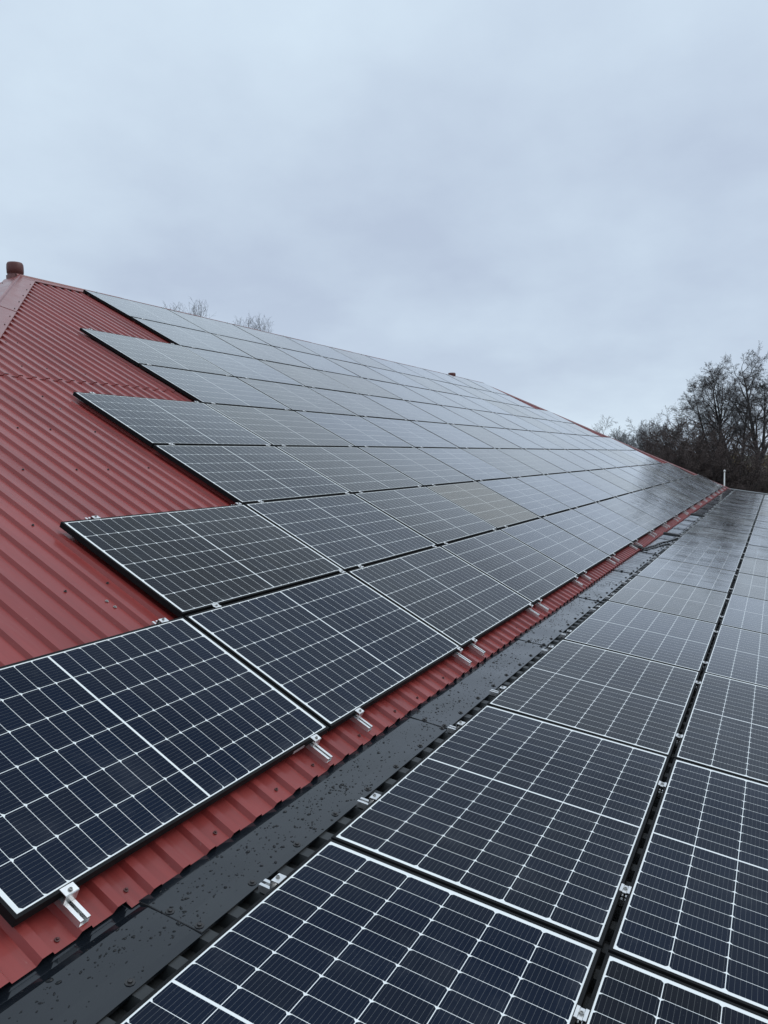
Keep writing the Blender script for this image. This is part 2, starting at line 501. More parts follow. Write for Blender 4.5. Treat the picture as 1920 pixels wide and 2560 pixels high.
def screw_mesh(name, m, s=1.0):
    q = MB()
    q.lathe((0, 0, 0), [(0.0085 * s, 0), (0.0085 * s, 0.002), (0.0042 * s, 0.0028), (0.0042 * s, 0.0075), (0.003 * s, 0.0085)], 8)
    return q.mesh(name, m)
sm_red, sm_dark = screw_mesh('screw', M['screw_red']), screw_mesh('screw', M['screw_dark'])
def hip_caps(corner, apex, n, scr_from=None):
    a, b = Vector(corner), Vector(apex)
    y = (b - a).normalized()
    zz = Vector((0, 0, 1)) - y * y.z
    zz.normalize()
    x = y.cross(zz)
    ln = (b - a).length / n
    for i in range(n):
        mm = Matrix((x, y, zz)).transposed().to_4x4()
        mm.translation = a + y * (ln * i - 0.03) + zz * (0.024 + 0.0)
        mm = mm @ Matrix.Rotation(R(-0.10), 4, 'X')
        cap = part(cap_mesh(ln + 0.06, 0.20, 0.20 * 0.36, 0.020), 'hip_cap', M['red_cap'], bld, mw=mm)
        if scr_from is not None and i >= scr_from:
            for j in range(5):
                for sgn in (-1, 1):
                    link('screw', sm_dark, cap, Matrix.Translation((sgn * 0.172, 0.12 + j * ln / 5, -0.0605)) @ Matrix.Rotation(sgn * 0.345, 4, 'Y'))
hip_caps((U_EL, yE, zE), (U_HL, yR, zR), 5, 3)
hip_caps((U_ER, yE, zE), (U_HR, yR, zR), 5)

# vents standing behind the ridge
def vent(x, y, z, r, h):
    v = MB()
    v.lathe((x, y, z), [(r * 1.06, -0.30), (r * 1.06, h * 0.02), (r * 0.93, h * 0.05), (r * 0.9, h * 0.15), (r * 0.98, h * 0.2), (r, h * 0.55), (r * 0.97, h * 0.85), (r * 0.86, h * 0.97), (r * 0.5, h)], 20)
    part(v, 'roof_vent', M['red_vent'], bld, smooth=True)
vent(6.10, yR + 0.10, zR + 0.02, 0.112, 0.19)
vent(22.4, yR + 0.12, zR + 0.02, 0.125, 0.135)

# screws in the red sheets: one mesh, one child each
def trough_u(u):
    return OFF + 0.040 + PITCH * round((u - OFF - 0.040) / PITCH)
pts = []
k = 0
u = trough_u(0.09)
while u < 12.0:
    pts.append((u + rng.uniform(-.012, .012), -0.085 + rng.uniform(-.012, .008)))
    u += PITCH * (3 if k % 3 else 2)
    k += 1
field = [(2.54, 3.53), (2.81, 3.52), (3.24, 3.5), (3.24, 4.19), (3.53, 4.88), (3.83, 4.89), (3.97, 4.88), (4.25, 4.85), (4.54, 4.84), (4.84, 4.85),
         (2.1, 2.87), (2.53, 2.85), (2.81, 2.84), (3.24, 2.85), (3.83, 5.53), (3.96, 5.55), (4.39, 5.55), (4.83, 5.55), (5.1, 5.53), (4.4, 6.23), (4.83, 6.24),
         (5.13, 6.22), (5.13, 6.91), (1.67, 2.18), (1.68, 1.52), (1.39, 1.52), (5.55, 6.92), (5.85, 6.9), (5.6, 7.55), (5.95, 7.55), (6.3, 6.9), (6.3, 6.23)]
for u, v in field: pts.append((trough_u(u), v))
for u, v in pts[:98]:
    link('screw', sm_dark if v > 0 else sm_red, main, Matrix.Translation((u, v, TROUGH + 0.003 + (0.0035 if v > LAP else 0))))

# old bracket marks: pairs of bright washers left on the sheet
wm = MB()
wm.lathe((0, 0, 0), [(0.010, 0), (0.010, 0.0015), (0.0055, 0.002), (0.0055, 0.006)], 10)
wmm = wm.mesh('washer', M['bolt'])
for u, v in ((1.63, 2.16), (1.63, 2.07), (1.55, 1.37), (1.555, 1.31), (3.24, 4.02), (3.25, 3.94), (4.40, 5.9), (4.41, 5.8)):
    link('washer', wmm, main, Matrix.Translation((u, v, TROUGH + 0.004 + (0.0035 if v > LAP else 0))))

# ---------------- lower roof: black profiled sheet, 40 mm ribs
R_CREST = -0.066
ROFF = 1.4315 - (0.058 + 0.018 + 0.0245)                      # so a crest centre falls at 1.4315
LOW0, LOW1 = -2.5, 32.6
lr = MB()
corrugated(lr, LOW0, LOW1 + 1.3, ROFF, lambda u: -2.75, lambda u: -0.0, dz=0.0, crest=0.050, slope=0.017, trough=0.0592, h=0.040, top=R_CREST)
for i, v in enumerate(lr.v):
    if v[1] > -0.001: lr.v[i] = (v[0], 0.42, v[2])
low = part(lr, 'lower_roof', M['black_roof'], bld, mw=FRM)
vg = MB()
vg.box((LOW1 + 1.28, -2.78, R_CREST - 0.10), (LOW1 + 1.42, 0.40, R_CREST + 0.012), 0.004)
part(vg, 'verge_trim', M['verge'], bld, mw=FRM)
lw = MB()
lw.box((LOW0 + 0.2, -2.9, GROUND), (LOW1 + 0.2, yE + 0.40, -0.72))
part(lw, 'lower_wall', M['wall'], bld)

# ---------------- flashing between the two roofs (y here runs down the lower roof, negative = up)
FZ = R_CREST + 0.003
step = 2.035
first = 1.135 - 2 * step
scr = screw_mesh('screw', M['screw_dark'], 1.8)
n_scr = 0
SHEETS = []
def flash_z(u, y):
    for a_, b_, nu_, n_, vv in reversed(SHEETS):
        if a_ <= u <= b_:
            t = (u - a_) / (b_ - a_) * nu_
            i0 = min(int(t), nu_ - 1)
            def z_at(ii):
                row = vv[ii * n_:(ii + 1) * n_]
                for p, q in zip(row, row[1:]):
                    if p[1] <= y <= q[1]:
                        return p[2] + (q[2] - p[2]) * (y - p[1]) / max(q[1] - p[1], 1e-6)
                return row[1][2]
            return z_at(i0) + (z_at(i0 + 1) - z_at(i0)) * (t - i0)
    return FZ
frng = random.Random(11)
for i in range(18):
    a, b = first + i * step, first + (i + 1) * step + 0.03
    if b > LOW1 + 1.25: b = LOW1 + 1.25
    if a > LOW1 + 1.2: break
    mb = MB()
    nu = 60
    fold = 0.338 if i < 2 else 0.372
    prof = [(-0.0885, FZ - 0.012), (-0.088, FZ), (-0.12, FZ), (-0.18, FZ - 0.001), (-0.25, FZ - 0.0005), (-0.31, FZ), (-fold, FZ - 0.004), (-fold - 0.02, FZ - 0.003)]
    # past the fold it lies along the steeper roof, under the red sheet
    da = P_L - P_R
    up0 = prof[-1]
    for t in (0.03, 0.06, 0.24):
        prof.append((up0[0] - t * math.cos(da), up0[1] + t * math.sin(da) - 0.004))
    dvy = frng.uniform(-0.004, 0.004)
    tw = frng.uniform(-0.0015, 0.002)
    vs, fs = [], []
    for iu in range(nu + 1):
        u = a + (b - a) * iu / nu
        amp = 0.0 if u < 7.5 else min((u - 7.5) / 3.0, 1.0) * 0.0026
        if u > 19.2: amp *= 0.15
        wave = amp * math.cos(2 * math.pi * (u - 1.4315) / PITCH) - amp * 0.8
        buckle = 0.0016 * math.sin(u * 5.3 + i * 2.1) + 0.0012 * math.sin(u * 11.7 + i)
        lapz = 0.0062 * (1 - iu / nu) + 0.001
        for j, (y, z) in enumerate(prof):
            wgt = (0.35, 0.5, 0.8, 1.0, 1.0, 0.8, 0.2, 0, 0, 0, 0)[j]
            bk = (0.1, 0.2, 0.6, 1.0, 1.0, 0.5, 0, 0, 0, 0, 0)[j]
            lz = lapz + tw * (iu / nu) * (0.5 if j < 4 else 0.2)
            vs.append((u, -(y + (dvy if j < 2 else 0)), z + wave * wgt + buckle * bk + lz))
    SHEETS.append((a, b, nu, len(prof), list(vs)))
    n = len(prof)
    for iu in range(nu):
        for j in range(n - 1):
            p = iu * n + j
            fs.append((p, p + n, p + n + 1, p + 1))
    m0 = len(vs)
    vs += [(p[0], p[1], p[2] - 0.0035) for p in vs[:n]]
    fs += [(j + 1, j, m0 + j, m0 + j + 1) for j in range(n - 1)]
    mb.add(vs, fs)
    fl = part(mb, 'flashing', M['black_sheet'], bld, smooth=False, mw=FRM)
    if a > -1:
        le = MB()  # black strip added to paint the shadowed gap under the lap
        for j in range(7):
            p_, q_ = vs[j], vs[j + 1]
            le.add([(p_[0] - 0.0025, p_[1], p_[2] - 0.0005), (q_[0] - 0.0025, q_[1], q_[2] - 0.0005), (q_[0] - 0.0035, q_[1], q_[2] - 0.0085), (p_[0] - 0.0035, p_[1], p_[2] - 0.0085),
                    (p_[0] + 0.0005, p_[1], p_[2] - 0.0005), (q_[0] + 0.0005, q_[1], q_[2] - 0.0005)], [(0, 1, 2, 3), (4, 5, 1, 0)])
        part(le, 'lap_shadow', M['gasket'], fl)
    # screws through every second rib, and one on each seam
    ks = [kk for kk in range(-60, 260) if a + 0.02 < 1.4315 + kk * PITCH < b - 0.03 and kk % 2 == 0]
    sc = [(1.4315 + kk * PITCH + frng.uniform(-.006, .006), 0.116 + frng.uniform(-.004, .005)) for kk in ks]
    sc.append((a + 0.016, 0.236))
    sc.append((a + 0.018, 0.115))
    for (u, y) in sc:
        if -0.4 < u < 19.5:
            link('screw', scr, fl, Matrix.Translation((u, y, flash_z(u, y) + 0.0004)))
            n_scr += 1
# two upstands across the flashing further along
for u in (14.1, 18.95):
    js = MB()
    js.prism([(u - 0.035, FZ - 0.002), (u + 0.035, FZ - 0.002), (u + 0.028, FZ + 0.030), (u + 0.012, FZ + 0.040), (u - 0.012, FZ + 0.040), (u - 0.028, FZ + 0.030)], 1, 0.035, 0.345)
    part(js, 'joint_strip', M['gasket'], bld, mw=FRM)

# ------------------------------------------------------------------ solar panels
def frame_mesh():
    d, t = 0.035, FR
    mb = MB()
    e = 0.0008
    # mitred rails: four closed bars, each with its own ends
    def bar(o, i_):
        (x0, y0), (x1, y1) = o
        (a0, b0), (a1, b1) = i_
        vs = [(x0, y0, -d), (x1, y1, -d), (a1, b1, -d), (a0, b0, -d), (x0, y0, -e), (x1, y1, -e), (a1, b1, 0), (a0, b0, 0)]
        mb.add(vs, [(3, 2, 1, 0), (4, 5, 6, 7), (0, 1, 5, 4), (1, 2, 6, 5), (2, 3, 7, 6), (3, 0, 4, 7)])
    g_ = 0.0004
    bar(((0, 0), (L, 0)), ((t, t), (L - t, t)))
    bar(((L, g_), (L, W - g_)), ((L - t, t), (L - t, W - t)))
    bar(((L, W), (0, W)), ((L - t, W - t), (t, W - t)))
    bar(((0, W - g_), (0, g_)), ((t, W - t), (t, t)))
    # inner bottom flange
    mb.box((t, t, -d), (L - t, t + 0.02, -d + 0.002))
    mb.box((t, W - t - 0.02, -d), (L - t, W - t, -d + 0.002))
    return mb.mesh('frame', M['frame'])
def laminate_mesh(m):
    mb = MB()
    a = FR - 0.004
    mb.box((a, a, -0.0065), (L - a, W - a, -0.0016))
    return mb.mesh('cell_sheet', m)
me_fr, me_lam, me_brown = frame_mesh(), laminate_mesh(M['laminate']), laminate_mesh(M['laminate_brown'])
jb = MB()
jb.box((L / 2 - 0.055, W * 0.5 - 0.03, -0.022), (L / 2 + 0.055, W * 0.5 + 0.03, -0.0067), 0.003)
me_jb = jb.mesh('junction_box', M['gasket'])

proto = empty('solar_panel')
pf = link('frame', me_fr, proto)
pl = link('cell_sheet', me_lam, proto)
pj = link('junction_box', me_jb, proto)
kids(proto, pf, pl, pj)
used = [False]
prng = random.Random(21)
def panel(base, x, y, label, group, brown=False):
    if not used[0]:
        o = proto
        used[0] = True
    else:
        o = proto.copy()
        COL.objects.link(o)
        for ch in (pf, pl, pj):
            c = ch.copy()
            COL.objects.link(c)
            c.parent = o
            if brown and ch is pl: c.data = me_brown
    jit = Matrix.Translation((L / 2 + prng.uniform(-0.0025, 0.0025), W / 2 + prng.uniform(-0.0018, 0.0018), prng.uniform(-0.0008, 0.0008))) @ Matrix.Rotation(R(prng.gauss(0, 0.10)), 4, 'X') @ \
        Matrix.Rotation(R(prng.gauss(0, 0.07)), 4, 'Y') @ Matrix.Translation((-L / 2, -W / 2, 0))
    o.matrix_world = base @ Matrix.Translation((x, y, 0)) @ jit
    tag(o, label, 'solar panel', group)
    return o

ROWS = [(0, 18), (1, 17), (2, 16), (2, 16), (3, 15), (3, 15), (4, 14), (4, 14)]
ROWN = ['bottom row', 'second row up', 'third row up', 'fourth row up', 'fifth row up', 'sixth row up', 'seventh row up', 'top row']
for r, (c0, c1) in enumerate(ROWS):
    for c in range(c0, c1):
        brown = (r == 1 and c == 4)
        lab = 'solar panel, %s of %d in the %s on the red roof' % (ORD[c - c0], c1 - c0, ROWN[r])
        if brown: lab = 'brown tinted solar panel, fourth of 16 in the second row up on red roof'
        o = panel(FL, c * PU, r * PV, lab, 'solar panels on the red roof', brown)
        if r == 0 and c == 0:
            st = MB()
            st.box((1.455, -0.0012, -0.034), (1.545, -0.0002, -0.020))
            part(st, 'sticker', M['sticker'], o)
NR = 18
for r in range(2):
    for c in range(NR):
        lab = 'solar panel on the black lower roof, %s from the viewer, %s' % (ORD[c], ('row beside gutter strip', 'outer row')[r])
        panel(FRM, c * PU, -W - r * PV, lab, 'solar panels on the black lower roof')

# ------------------------------------------------------------------ mounting rails and clamps
def rail_mesh(length):
    """open slotted channel along y from 0 to length, top at z = 0"""
    h, wd, s, t, lip = 0.0255, 0.020, 0.0065, 0.0022, 0.006
    mb = MB()
    pr = [(-wd, -h), (wd, -h), (wd, 0), (s, 0), (s, -lip), (s + 0.004, -lip), (wd - t, -lip - 0.001), (wd - t, -h + t), (-wd + t, -h + t), (-wd + t, -lip - 0.001), (-s - 0.004, -lip), (-s, -lip), (-s, 0), (-wd, 0)]
    n = len(pr)
    vs = [(x, 0, z) for x, z in pr] + [(x, length, z) for x, z in pr]
    fs = [(i, n + i, n + (i + 1) % n, (i + 1) % n) for i in range(n)]
    # end caps as quads so the section stays open
    for q in ((0, 1, 7, 8), (1, 2, 6, 7), (2, 3, 5, 6), (3, 4, 5), (0, 8, 9, 13), (13, 9, 11, 12), (9, 10, 11)):
        fs.append(q)
        fs.append(tuple(n + i for i in q[::-1]))
    mb.add(vs, fs)
    return mb.mesh('rail', M['alu'])
rail_cache = {}
rb = MB()
rb.lathe((0, 0.032, -0.019), [(0.0115, 0), (0.0115, 0.003), (0.0065, 0.0035), (0.0065, 0.010), (0.004, 0.011)], 10)
me_rb = rb.mesh('bolt', M['bolt'])
def rail(base, u, v0, v1, label, group):
    key = round(v1 - v0, 3)
    if key not in rail_cache: rail_cache[key] = rail_mesh(v1 - v0)
    o = link('mounting_rail', rail_cache[key])
    o.matrix_world = base @ Matrix.Translation((u, v0 + prng.uniform(-0.014, 0.006), -0.0352)) @ Matrix.Rotation(R(prng.gauss(0, 0.05)), 4, 'Z')
    link('bolt', me_rb, o)
    tag(o, label, 'rail', group)

def clamp_end_mesh():
    mb = MB()
    hw = 0.025
    # plate over the frame edge, leg down to the rail, small foot; y = 0 is the panel edge, -y is outside
    mb.prism([(0.0075, 0.0006), (0.0075, 0.0036), (-0.0235, 0.0036), (-0.0262, 0.0010), (-0.0262, -0.0345), (-0.0150, -0.0345), (-0.0150, -0.0318), (-0.0232, -0.0318), (-0.0232, 0.0006)][::-1], 0, -hw, hw)
    return mb.mesh('end_clamp', M['alu'])
def clamp_mid_mesh():
    mb = MB()
    hw = 0.025
    gp = GV
    a = 0.0075
    mb.prism([(-a, 0.0006), (0.0015, 0.0006), (0.0030, -0.0022), (gp - 0.0030, -0.0022), (gp - 0.0015, 0.0006), (gp + a, 0.0006), (gp + a, 0.0034), (gp - 0.002, 0.0034), (gp - 0.0045, 0.0006), (0.0045, 0.0006), (0.002, 0.0034), (-a, 0.0034)], 0, -hw, hw)
    return mb.mesh('mid_clamp', M['alu'])
me_ce, me_cm = clamp_end_mesh(), clamp_mid_mesh()
cb = MB()
cb.lathe((0, -0.0125, 0.0034), [(0.0085, 0), (0.0085, 0.0012), (0.0060, 0.0014), (0.0060, 0.0070), (0.0036, 0.0070), (0.0034, 0.0040)], 12)
me_cb = cb.mesh('bolt', M['bolt'])
cb2 = MB()
cb2.lathe((0, GV / 2, 0.0005), [(0.0062, 0), (0.0062, 0.0062), (0.0038, 0.0062), (0.0036, 0.0040)], 12)
cb2.lathe((0, GV / 2, -0.034), [(0.004, 0), (0.004, 0.0310)], 8)
me_cb2 = cb2.mesh('bolt', M['bolt'])
def end_clamp(base, u, v, up, label, group):
    o = link('end_clamp', me_ce)
    o.matrix_world = base @ Matrix.Translation((u, v, 0)) @ Matrix.Rotation((math.pi if up else 0.0) + R(prng.gauss(0, 1.6)), 4, 'Z')
    link('bolt', me_cb, o)
    tag(o, label, 'clamp', group)
def mid_clamp(base, u, v, label, group):
    o = link('mid_clamp', me_cm)
    o.matrix_world = base @ Matrix.Translation((u + prng.uniform(-0.006, 0.006), v, 0)) @ Matrix.Rotation(R(prng.gauss(0, 1.0)), 4, 'Z')
    link('bolt', me_cb2, o)
    tag(o, label, 'clamp', group)

def rails_of(c):
    k0 = round((c * PU + 0.235 - 0.1805) / PITCH)
    return [0.1805 + PITCH * k0, 0.1805 + PITCH * (k0 + 10)]
ENDS = ('near', 'far')
for c in range(18):
    rows = [r for r in range(8) if ROWS[r][0] <= c < ROWS[r][1]]
    for e_, u in zip(ENDS, rails_of(c)):
        who = '%s panel of bottom row' % ORD[c]
        rail(FL, u, -0.108, (rows[-1] + 1) * PV + 0.05, 'aluminium rail jutting below the %s end of the %s, red roof' % (e_, who), 'mounting rails on the red roof')
        end_clamp(FL, u, 0.0, False, 'silver clamp on lower edge, %s end of the %s, red roof' % (e_, who), 'end clamps on the red roof panels')
        for r in rows:
            n = ORD[c - ROWS[r][0]]
            if r + 1 in rows:
                mid_clamp(FL, u, (r + 1) * PV - GV, 'silver clamp above %s end of the %s panel, %s, red roof' % (e_, n, ROWN[r]), 'mid clamps on the red roof panels')
            else:
                end_clamp(FL, u, (r + 1) * PV - GV, True, 'silver clamp on open top edge, %s end, %s panel, %s, red roof' % (e_, n, ROWN[r]), 'end clamps on the red roof panels')
for c in range(NR):
    k1 = round((c * PU + 0.33 - 1.4315) / PITCH)
    k2 = round((c * PU + 1.42 - 1.4315) / PITCH)
    for e_, kk in zip(ENDS, (k1, k2)):
        u = 1.4315 + PITCH * kk
        who = '%s panel, black lower roof' % ORD[c]
        rail(FRM @ Matrix.Rotation(math.pi, 4, 'Z'), -u, -0.078, 2.16, 'short rail stub beside gutter strip, %s end of %s' % (e_, who), 'mounting rails on the lower roof')
        end_clamp(FRM, u, 0.0, True, 'silver clamp beside gutter strip, %s end of %s' % (e_, who), 'end clamps on the lower roof panels')
        mid_clamp(FRM, u, -W - GV, 'silver clamp between the two rows, %s end of %s' % (e_, who), 'mid clamps on the lower roof panels')

# ------------------------------------------------------------------ cables across the flashing
def spline(pts, n=8):
    out = []
    P = [Vector(p) for p in pts]
    P = [P[0] * 2 - P[1]] + P + [P[-1] * 2 - P[-2]]
    for i in range(1, len(P) - 2):
        for t in range(n):
            s = t / n
            a, b, c_, d = P[i - 1], P[i], P[i + 1], P[i + 2]
            out.append(0.5 * ((2 * b) + (c_ - a) * s + (2 * a - 5 * b + 4 * c_ - d) * s * s + (3 * b - a - 3 * c_ + d) * s ** 3))
    out.append(P[-2])
    return out
zc0 = FZ + 0.013
def onL(u, v, z): return FL @ Vector((u, v, z))
def onR(u, y, z): return FRM @ Vector((u, y, z))
for pts_, lab in (([onL(9.6, 0.35, -0.046), onL(10.25, 0.13, -0.048), onL(10.58, -0.02, -0.050), onL(10.74, -0.115, -0.052), onR(11.53, 0.285, zc0), onR(11.98, 0.21, zc0), onR(12.45, 0.15, zc0), onR(12.75, 0.09, zc0 - 0.003), onR(13.0, 0.03, -0.050), onR(13.1, -0.10, -0.052)],
                   'black cable crossing the gutter strip, the shorter and nearer of the two'),
                  ([onL(9.7, 0.37, -0.046), onL(10.32, 0.15, -0.046), onL(10.64, -0.01, -0.048), onL(10.84, -0.115, -0.048), onR(11.62, 0.32, zc0 + 0.008), onR(12.2, 0.25, zc0), onR(12.7, 0.21, zc0), onR(13.06, 0.14, zc0), onR(13.6, 0.08, zc0 - 0.002), onR(13.9, 0.02, -0.050), onR(14.0, -0.10, -0.052)],
                   'black cable crossing the gutter strip, looping on to the dark joint')):
    cbm = MB()
    cbm.tube([p + Vector((0, 0.006 * math.sin(i * 0.9), 0)) for i, p in enumerate(spline(pts_))], 0.011, 7)
    o = part(cbm, 'cable', M['cable'], smooth=True)
    tag(o, lab, 'cable', 'cables between the roofs')

# ------------------------------------------------------------------ rain drops on the flashing
drng = random.Random(8)
dm = MB()
def drop(u, y, z, a, b, rot, h):
    n = 9
    vs, fs = [], []
    wob = [drng.uniform(0.72, 1.18) for _ in range(n)]
    for s_, hh in ((1.0, 0.0), (0.86, 0.55), (0.45, 0.95)):
        for i in range(n):
            t = 2 * math.pi * i / n
            x, yy = a * s_ * wob[i] * math.cos(t), b * s_ * wob[i] * math.sin(t)
            vs.append((u + x * math.cos(rot) - yy * math.sin(rot), y + x * math.sin(rot) + yy * math.cos(rot), z + h * hh))
    vs.append((u, y, z + h))
    for j in range(2):
        for i in range(n):
            fs.append((j * n + i, j * n + (i + 1) % n, (j + 1) * n + (i + 1) % n, (j + 1) * n + i))
    for i in range(n): fs.append((2 * n + i, 2 * n + (i + 1) % n, 3 * n))
    dm.add(vs, fs)
clusters = [(drng.uniform(0.4, 8.5), drng.uniform(0.12, 0.32), drng.uniform(0.02, 0.13)) for _ in range(190)]
clusters += [(1.30, 0.22, 0.07), (1.36, 0.19, 0.06), (0.92, 0.23, 0.09), (0.85, 0.22, 0.07), (1.6, 0.24, 0.08), (0.62, 0.18, 0.08), (1.9, 0.2, 0.1), (2.4, 0.2, 0.1)]
cnt = 0
while cnt < 2300:
    cu, cy, cs = drng.choice(clusters)
    u, y = drng.gauss(cu, cs), drng.gauss(cy, cs * 0.45)
    if not (0.098 < y < 0.335) or u < 0.2: continue
    s_ = min(drng.lognormvariate(math.log(0.0023), 0.55), 0.0078)
    drop(u, y, flash_z(u, y) + 0.0003, s_ * drng.uniform(1.0, 1.9), s_ * drng.uniform(0.6, 1.0), drng.uniform(-0.8, 0.8), s_ * 0.50)
    cnt += 1
o = part(dm, 'water_drops', M['water'], smooth=True)
o.matrix_world = FRM
tag(o, 'scattered rain drops lying on the black gutter strip', 'water drops', kind='stuff')

# ------------------------------------------------------------------ flagpole beyond the far corner
fp = empty('flagpole', Matrix.Translation((35.0, 0.15, GROUND)))
tag(fp, 'white flagpole with a round finial beyond the far roof corner', 'flagpole')
q = MB()
q.lathe((0, 0, 0), [(0.040, 0), (0.033, 2.0), (0.025, 3.80)], 14)
part(q, 'pole', M['white_paint'], fp, True)
q = MB()
q.lathe((0, 0, 3.80), [(0.024, 0), (0.044, 0.012), (0.046, 0.040), (0.037, 0.066), (0.018, 0.088), (0.005, 0.095)], 14)
part(q, 'finial', M['white_paint'], fp, True)

# ------------------------------------------------------------------ bare winter trees
def tubes_mesh(name, segs, m, sides):
    """segs: array (n, 8): p0, p1, r0, r1"""
    a = np.asarray(segs, dtype=float).reshape(-1, 8)
    p0, p1, r0, r1 = a[:, 0:3], a[:, 3:6], a[:, 6], a[:, 7]
    d = p1 - p0
    d /= np.maximum(np.linalg.norm(d, axis=1, keepdims=True), 1e-9)
    ref = np.where(np.abs(d[:, 2:3]) > 0.9, np.array([[1.0, 0, 0]]), np.array([[0, 0, 1.0]]))
    s = np.cross(d, ref)
    s /= np.linalg.norm(s, axis=1, keepdims=True)
    t = np.cross(d, s)
    n = len(a)
    vs = np.zeros((n, 2 * sides, 3))
    for i in range(sides):
        c, q_ = math.cos(2 * math.pi * i / sides), math.sin(2 * math.pi * i / sides)
        o_ = s * c + t * q_
        vs[:, i] = p0 + o_ * r0[:, None]
        vs[:, sides + i] = p1 + o_ * r1[:, None]
    fc = np.zeros((sides, 4), dtype=np.int64)
    for i in range(sides): fc[i] = (i, (i + 1) % sides, sides + (i + 1) % sides, sides + i)
    faces = (fc[None] + (np.arange(n) * 2 * sides)[:, None, None]).reshape(-1, 4)
    me = bpy.data.meshes.new(name)
    me.vertices.add(n * 2 * sides)
    me.vertices.foreach_set('co', vs.reshape(-1))
    me.loops.add(faces.size)
    me.loops.foreach_set('vertex_index', faces.reshape(-1))
    me.polygons.add(len(faces))
    me.polygons.foreach_set('loop_start', np.arange(0, faces.size, 4))
    me.polygons.foreach_set('loop_total', np.full(len(faces), 4))
    me.materials.append(m)
    me.update(calc_edges=True)
    return me

def grow(seed, stems, levels, rmin):
    """stems: list of (base, direction, length, radius); levels: per level (children, length ratio, angle, segments, wobble, upturn)"""
    r_ = np.random.default_rng(seed)
    thick, thin = [], []
    todo = [(np.array(b, float), np.array(d, float) / np.linalg.norm(d), ln, rad, 0) for b, d, ln, rad in stems]
    while todo:
        p, d, ln, rad, lv = todo.pop()
        ch, lr_, ang, ns, wob, upt, start = levels[lv]
        last = lv + 1 >= len(levels)
        sl = ln / ns
        path = [p.copy()]
        dirs = [d.copy()]
        for i in range(ns):
            d = d + r_.normal(0, wob, 3) + np.array([0, 0, upt])
            d /= np.linalg.norm(d)
            q_ = p + d * sl
            r0 = rad * (1 - 0.92 * i / ns)
            r1 = rad * (1 - 0.92 * (i + 1) / ns)
            (thick if lv <= 1 else thin).append((*p, *q_, max(r0, rmin), max(r1, rmin)))
            p = q_
            path.append(p.copy())
            dirs.append(d.copy())
        if not last:
            k_ = max(1, int(round(ch * r_.uniform(0.8, 1.2))))
            for j in range(k_):
                t = start + (1 - start) * ((j + r_.uniform(0.1, 0.9)) / k_)
                x = t * ns
                i = min(int(x), ns - 1)
                pp_ = path[i] + (path[i + 1] - path[i]) * (x - i)
                dd = dirs[i + 1]
                rnd = r_.normal(0, 1, 3)
                side = rnd - dd * (rnd @ dd)
                side /= np.linalg.norm(side)
                a_ = math.radians(ang * r_.uniform(0.7, 1.3))
                nd = dd * math.cos(a_) + side * math.sin(a_)
                rr = rad * (1 - 0.85 * t)
                taper = (1.0 - 0.55 * max(0.0, (t - start) / (1 - start + 1e-6))) if lv == 0 else (1 - 0.4 * t)
                todo.append((pp_, nd, ln * lr_ * taper * r_.uniform(0.7, 1.25), max(rr * 0.54, rmin), lv + 1))
    return thick, thin

def tree(name, seed, loc, stems, levels, rmin, label, cat, group, mats=('bark', 'twig'), tips=0.0):
    th, tn = grow(seed, stems, levels, rmin)
    o = empty(name, Matrix.Translation(loc))
    link('trunk', tubes_mesh('trunk', th, M[mats[0]], 6), o)
    if tips:
        r_ = np.random.default_rng(seed + 5)
        ex = []
        for s_ in tn:
            if r_.random() < tips:
                p = np.array(s_[3:6])
                d_ = r_.normal(0, 0.03, 3)
                ex.append((*(p - d_), *(p + d_), 0.022, 0.010))
        tn = tn + ex
    link('crown', tubes_mesh('crown', tn, M[mats[1]], 3), o)
    tag(o, label, cat, group)
    return o

#              children, ratio, angle, segs, wobble, upturn, start
ALDER = [(18, 0.34, 42, 14, 0.055, 0.006, 0.34), (10, 0.46, 42, 7, 0.15, 0.035, 0.2), (7, 0.52, 40, 5, 0.18, 0.03, 0.15), (4, 0.62, 42, 3, 0.22, 0.02, 0.15), (3, 0.75, 40, 2, 0.25, 0.0, 0.2)]
TALL = [(19, 0.34, 52, 16, 0.05, 0.004, 0.38), (9, 0.48, 45, 8, 0.17, 0.055, 0.25), (6, 0.54, 42, 5, 0.19, 0.03, 0.15), (4, 0.62, 42, 3, 0.24, 0.0, 0.15), (3, 0.75, 40, 2, 0.26, 0.0, 0.2)]
gz = GROUND
G_ALD = 'tall bare trees beyond the lower roof'
tree('bare_tree', 3, (60.6, -1.0, gz), [((0, 0, 0), (0.02, 0.02, 1), 10.9, 0.25), ((0.1, 0.1, 4.2), (0.1, 0.14, 1), 5.6, 0.13)], TALL, 0.0050,
     'tall bare tree with the thickest trunk, at the right edge of the photo', 'tree', G_ALD, tips=0.0)
tree('bare_tree', 9, (64.4, 1.15, gz), [((0, 0, 0), (0.03, 0.04, 1), 10.4, 0.20), ((0.1, 0.15, 1.0), (0, 0.20, 1), 9.4, 0.16), ((0, -0.1, 1.5), (0, -0.20, 1), 9.0, 0.15)], ALDER, 0.0050,
     'bare tree of several stems with a round crown, left of the thickest trunk', 'tree', G_ALD, tips=0.0)
tree('bare_tree', 15, (65.6, 2.35, gz), [((0, 0, 0), (0.03, 0.05, 1), 10.3, 0.17), ((0, 0.1, 2.0), (0, 0.19, 1), 8.0, 0.12)], ALDER, 0.0050,
     'bare tree at the left side of the tall group, twigs reaching over the dark brush', 'tree', G_ALD, tips=0.0)
tree('bare_tree', 33, (66.5, 0.1, gz), [((0, 0, 0), (0, -0.07, 1), 10.0, 0.17)], ALDER, 0.0050,
     'slimmer bare tree standing between the several-stemmed tree and the thickest trunk', 'tree', G_ALD, tips=0.0)
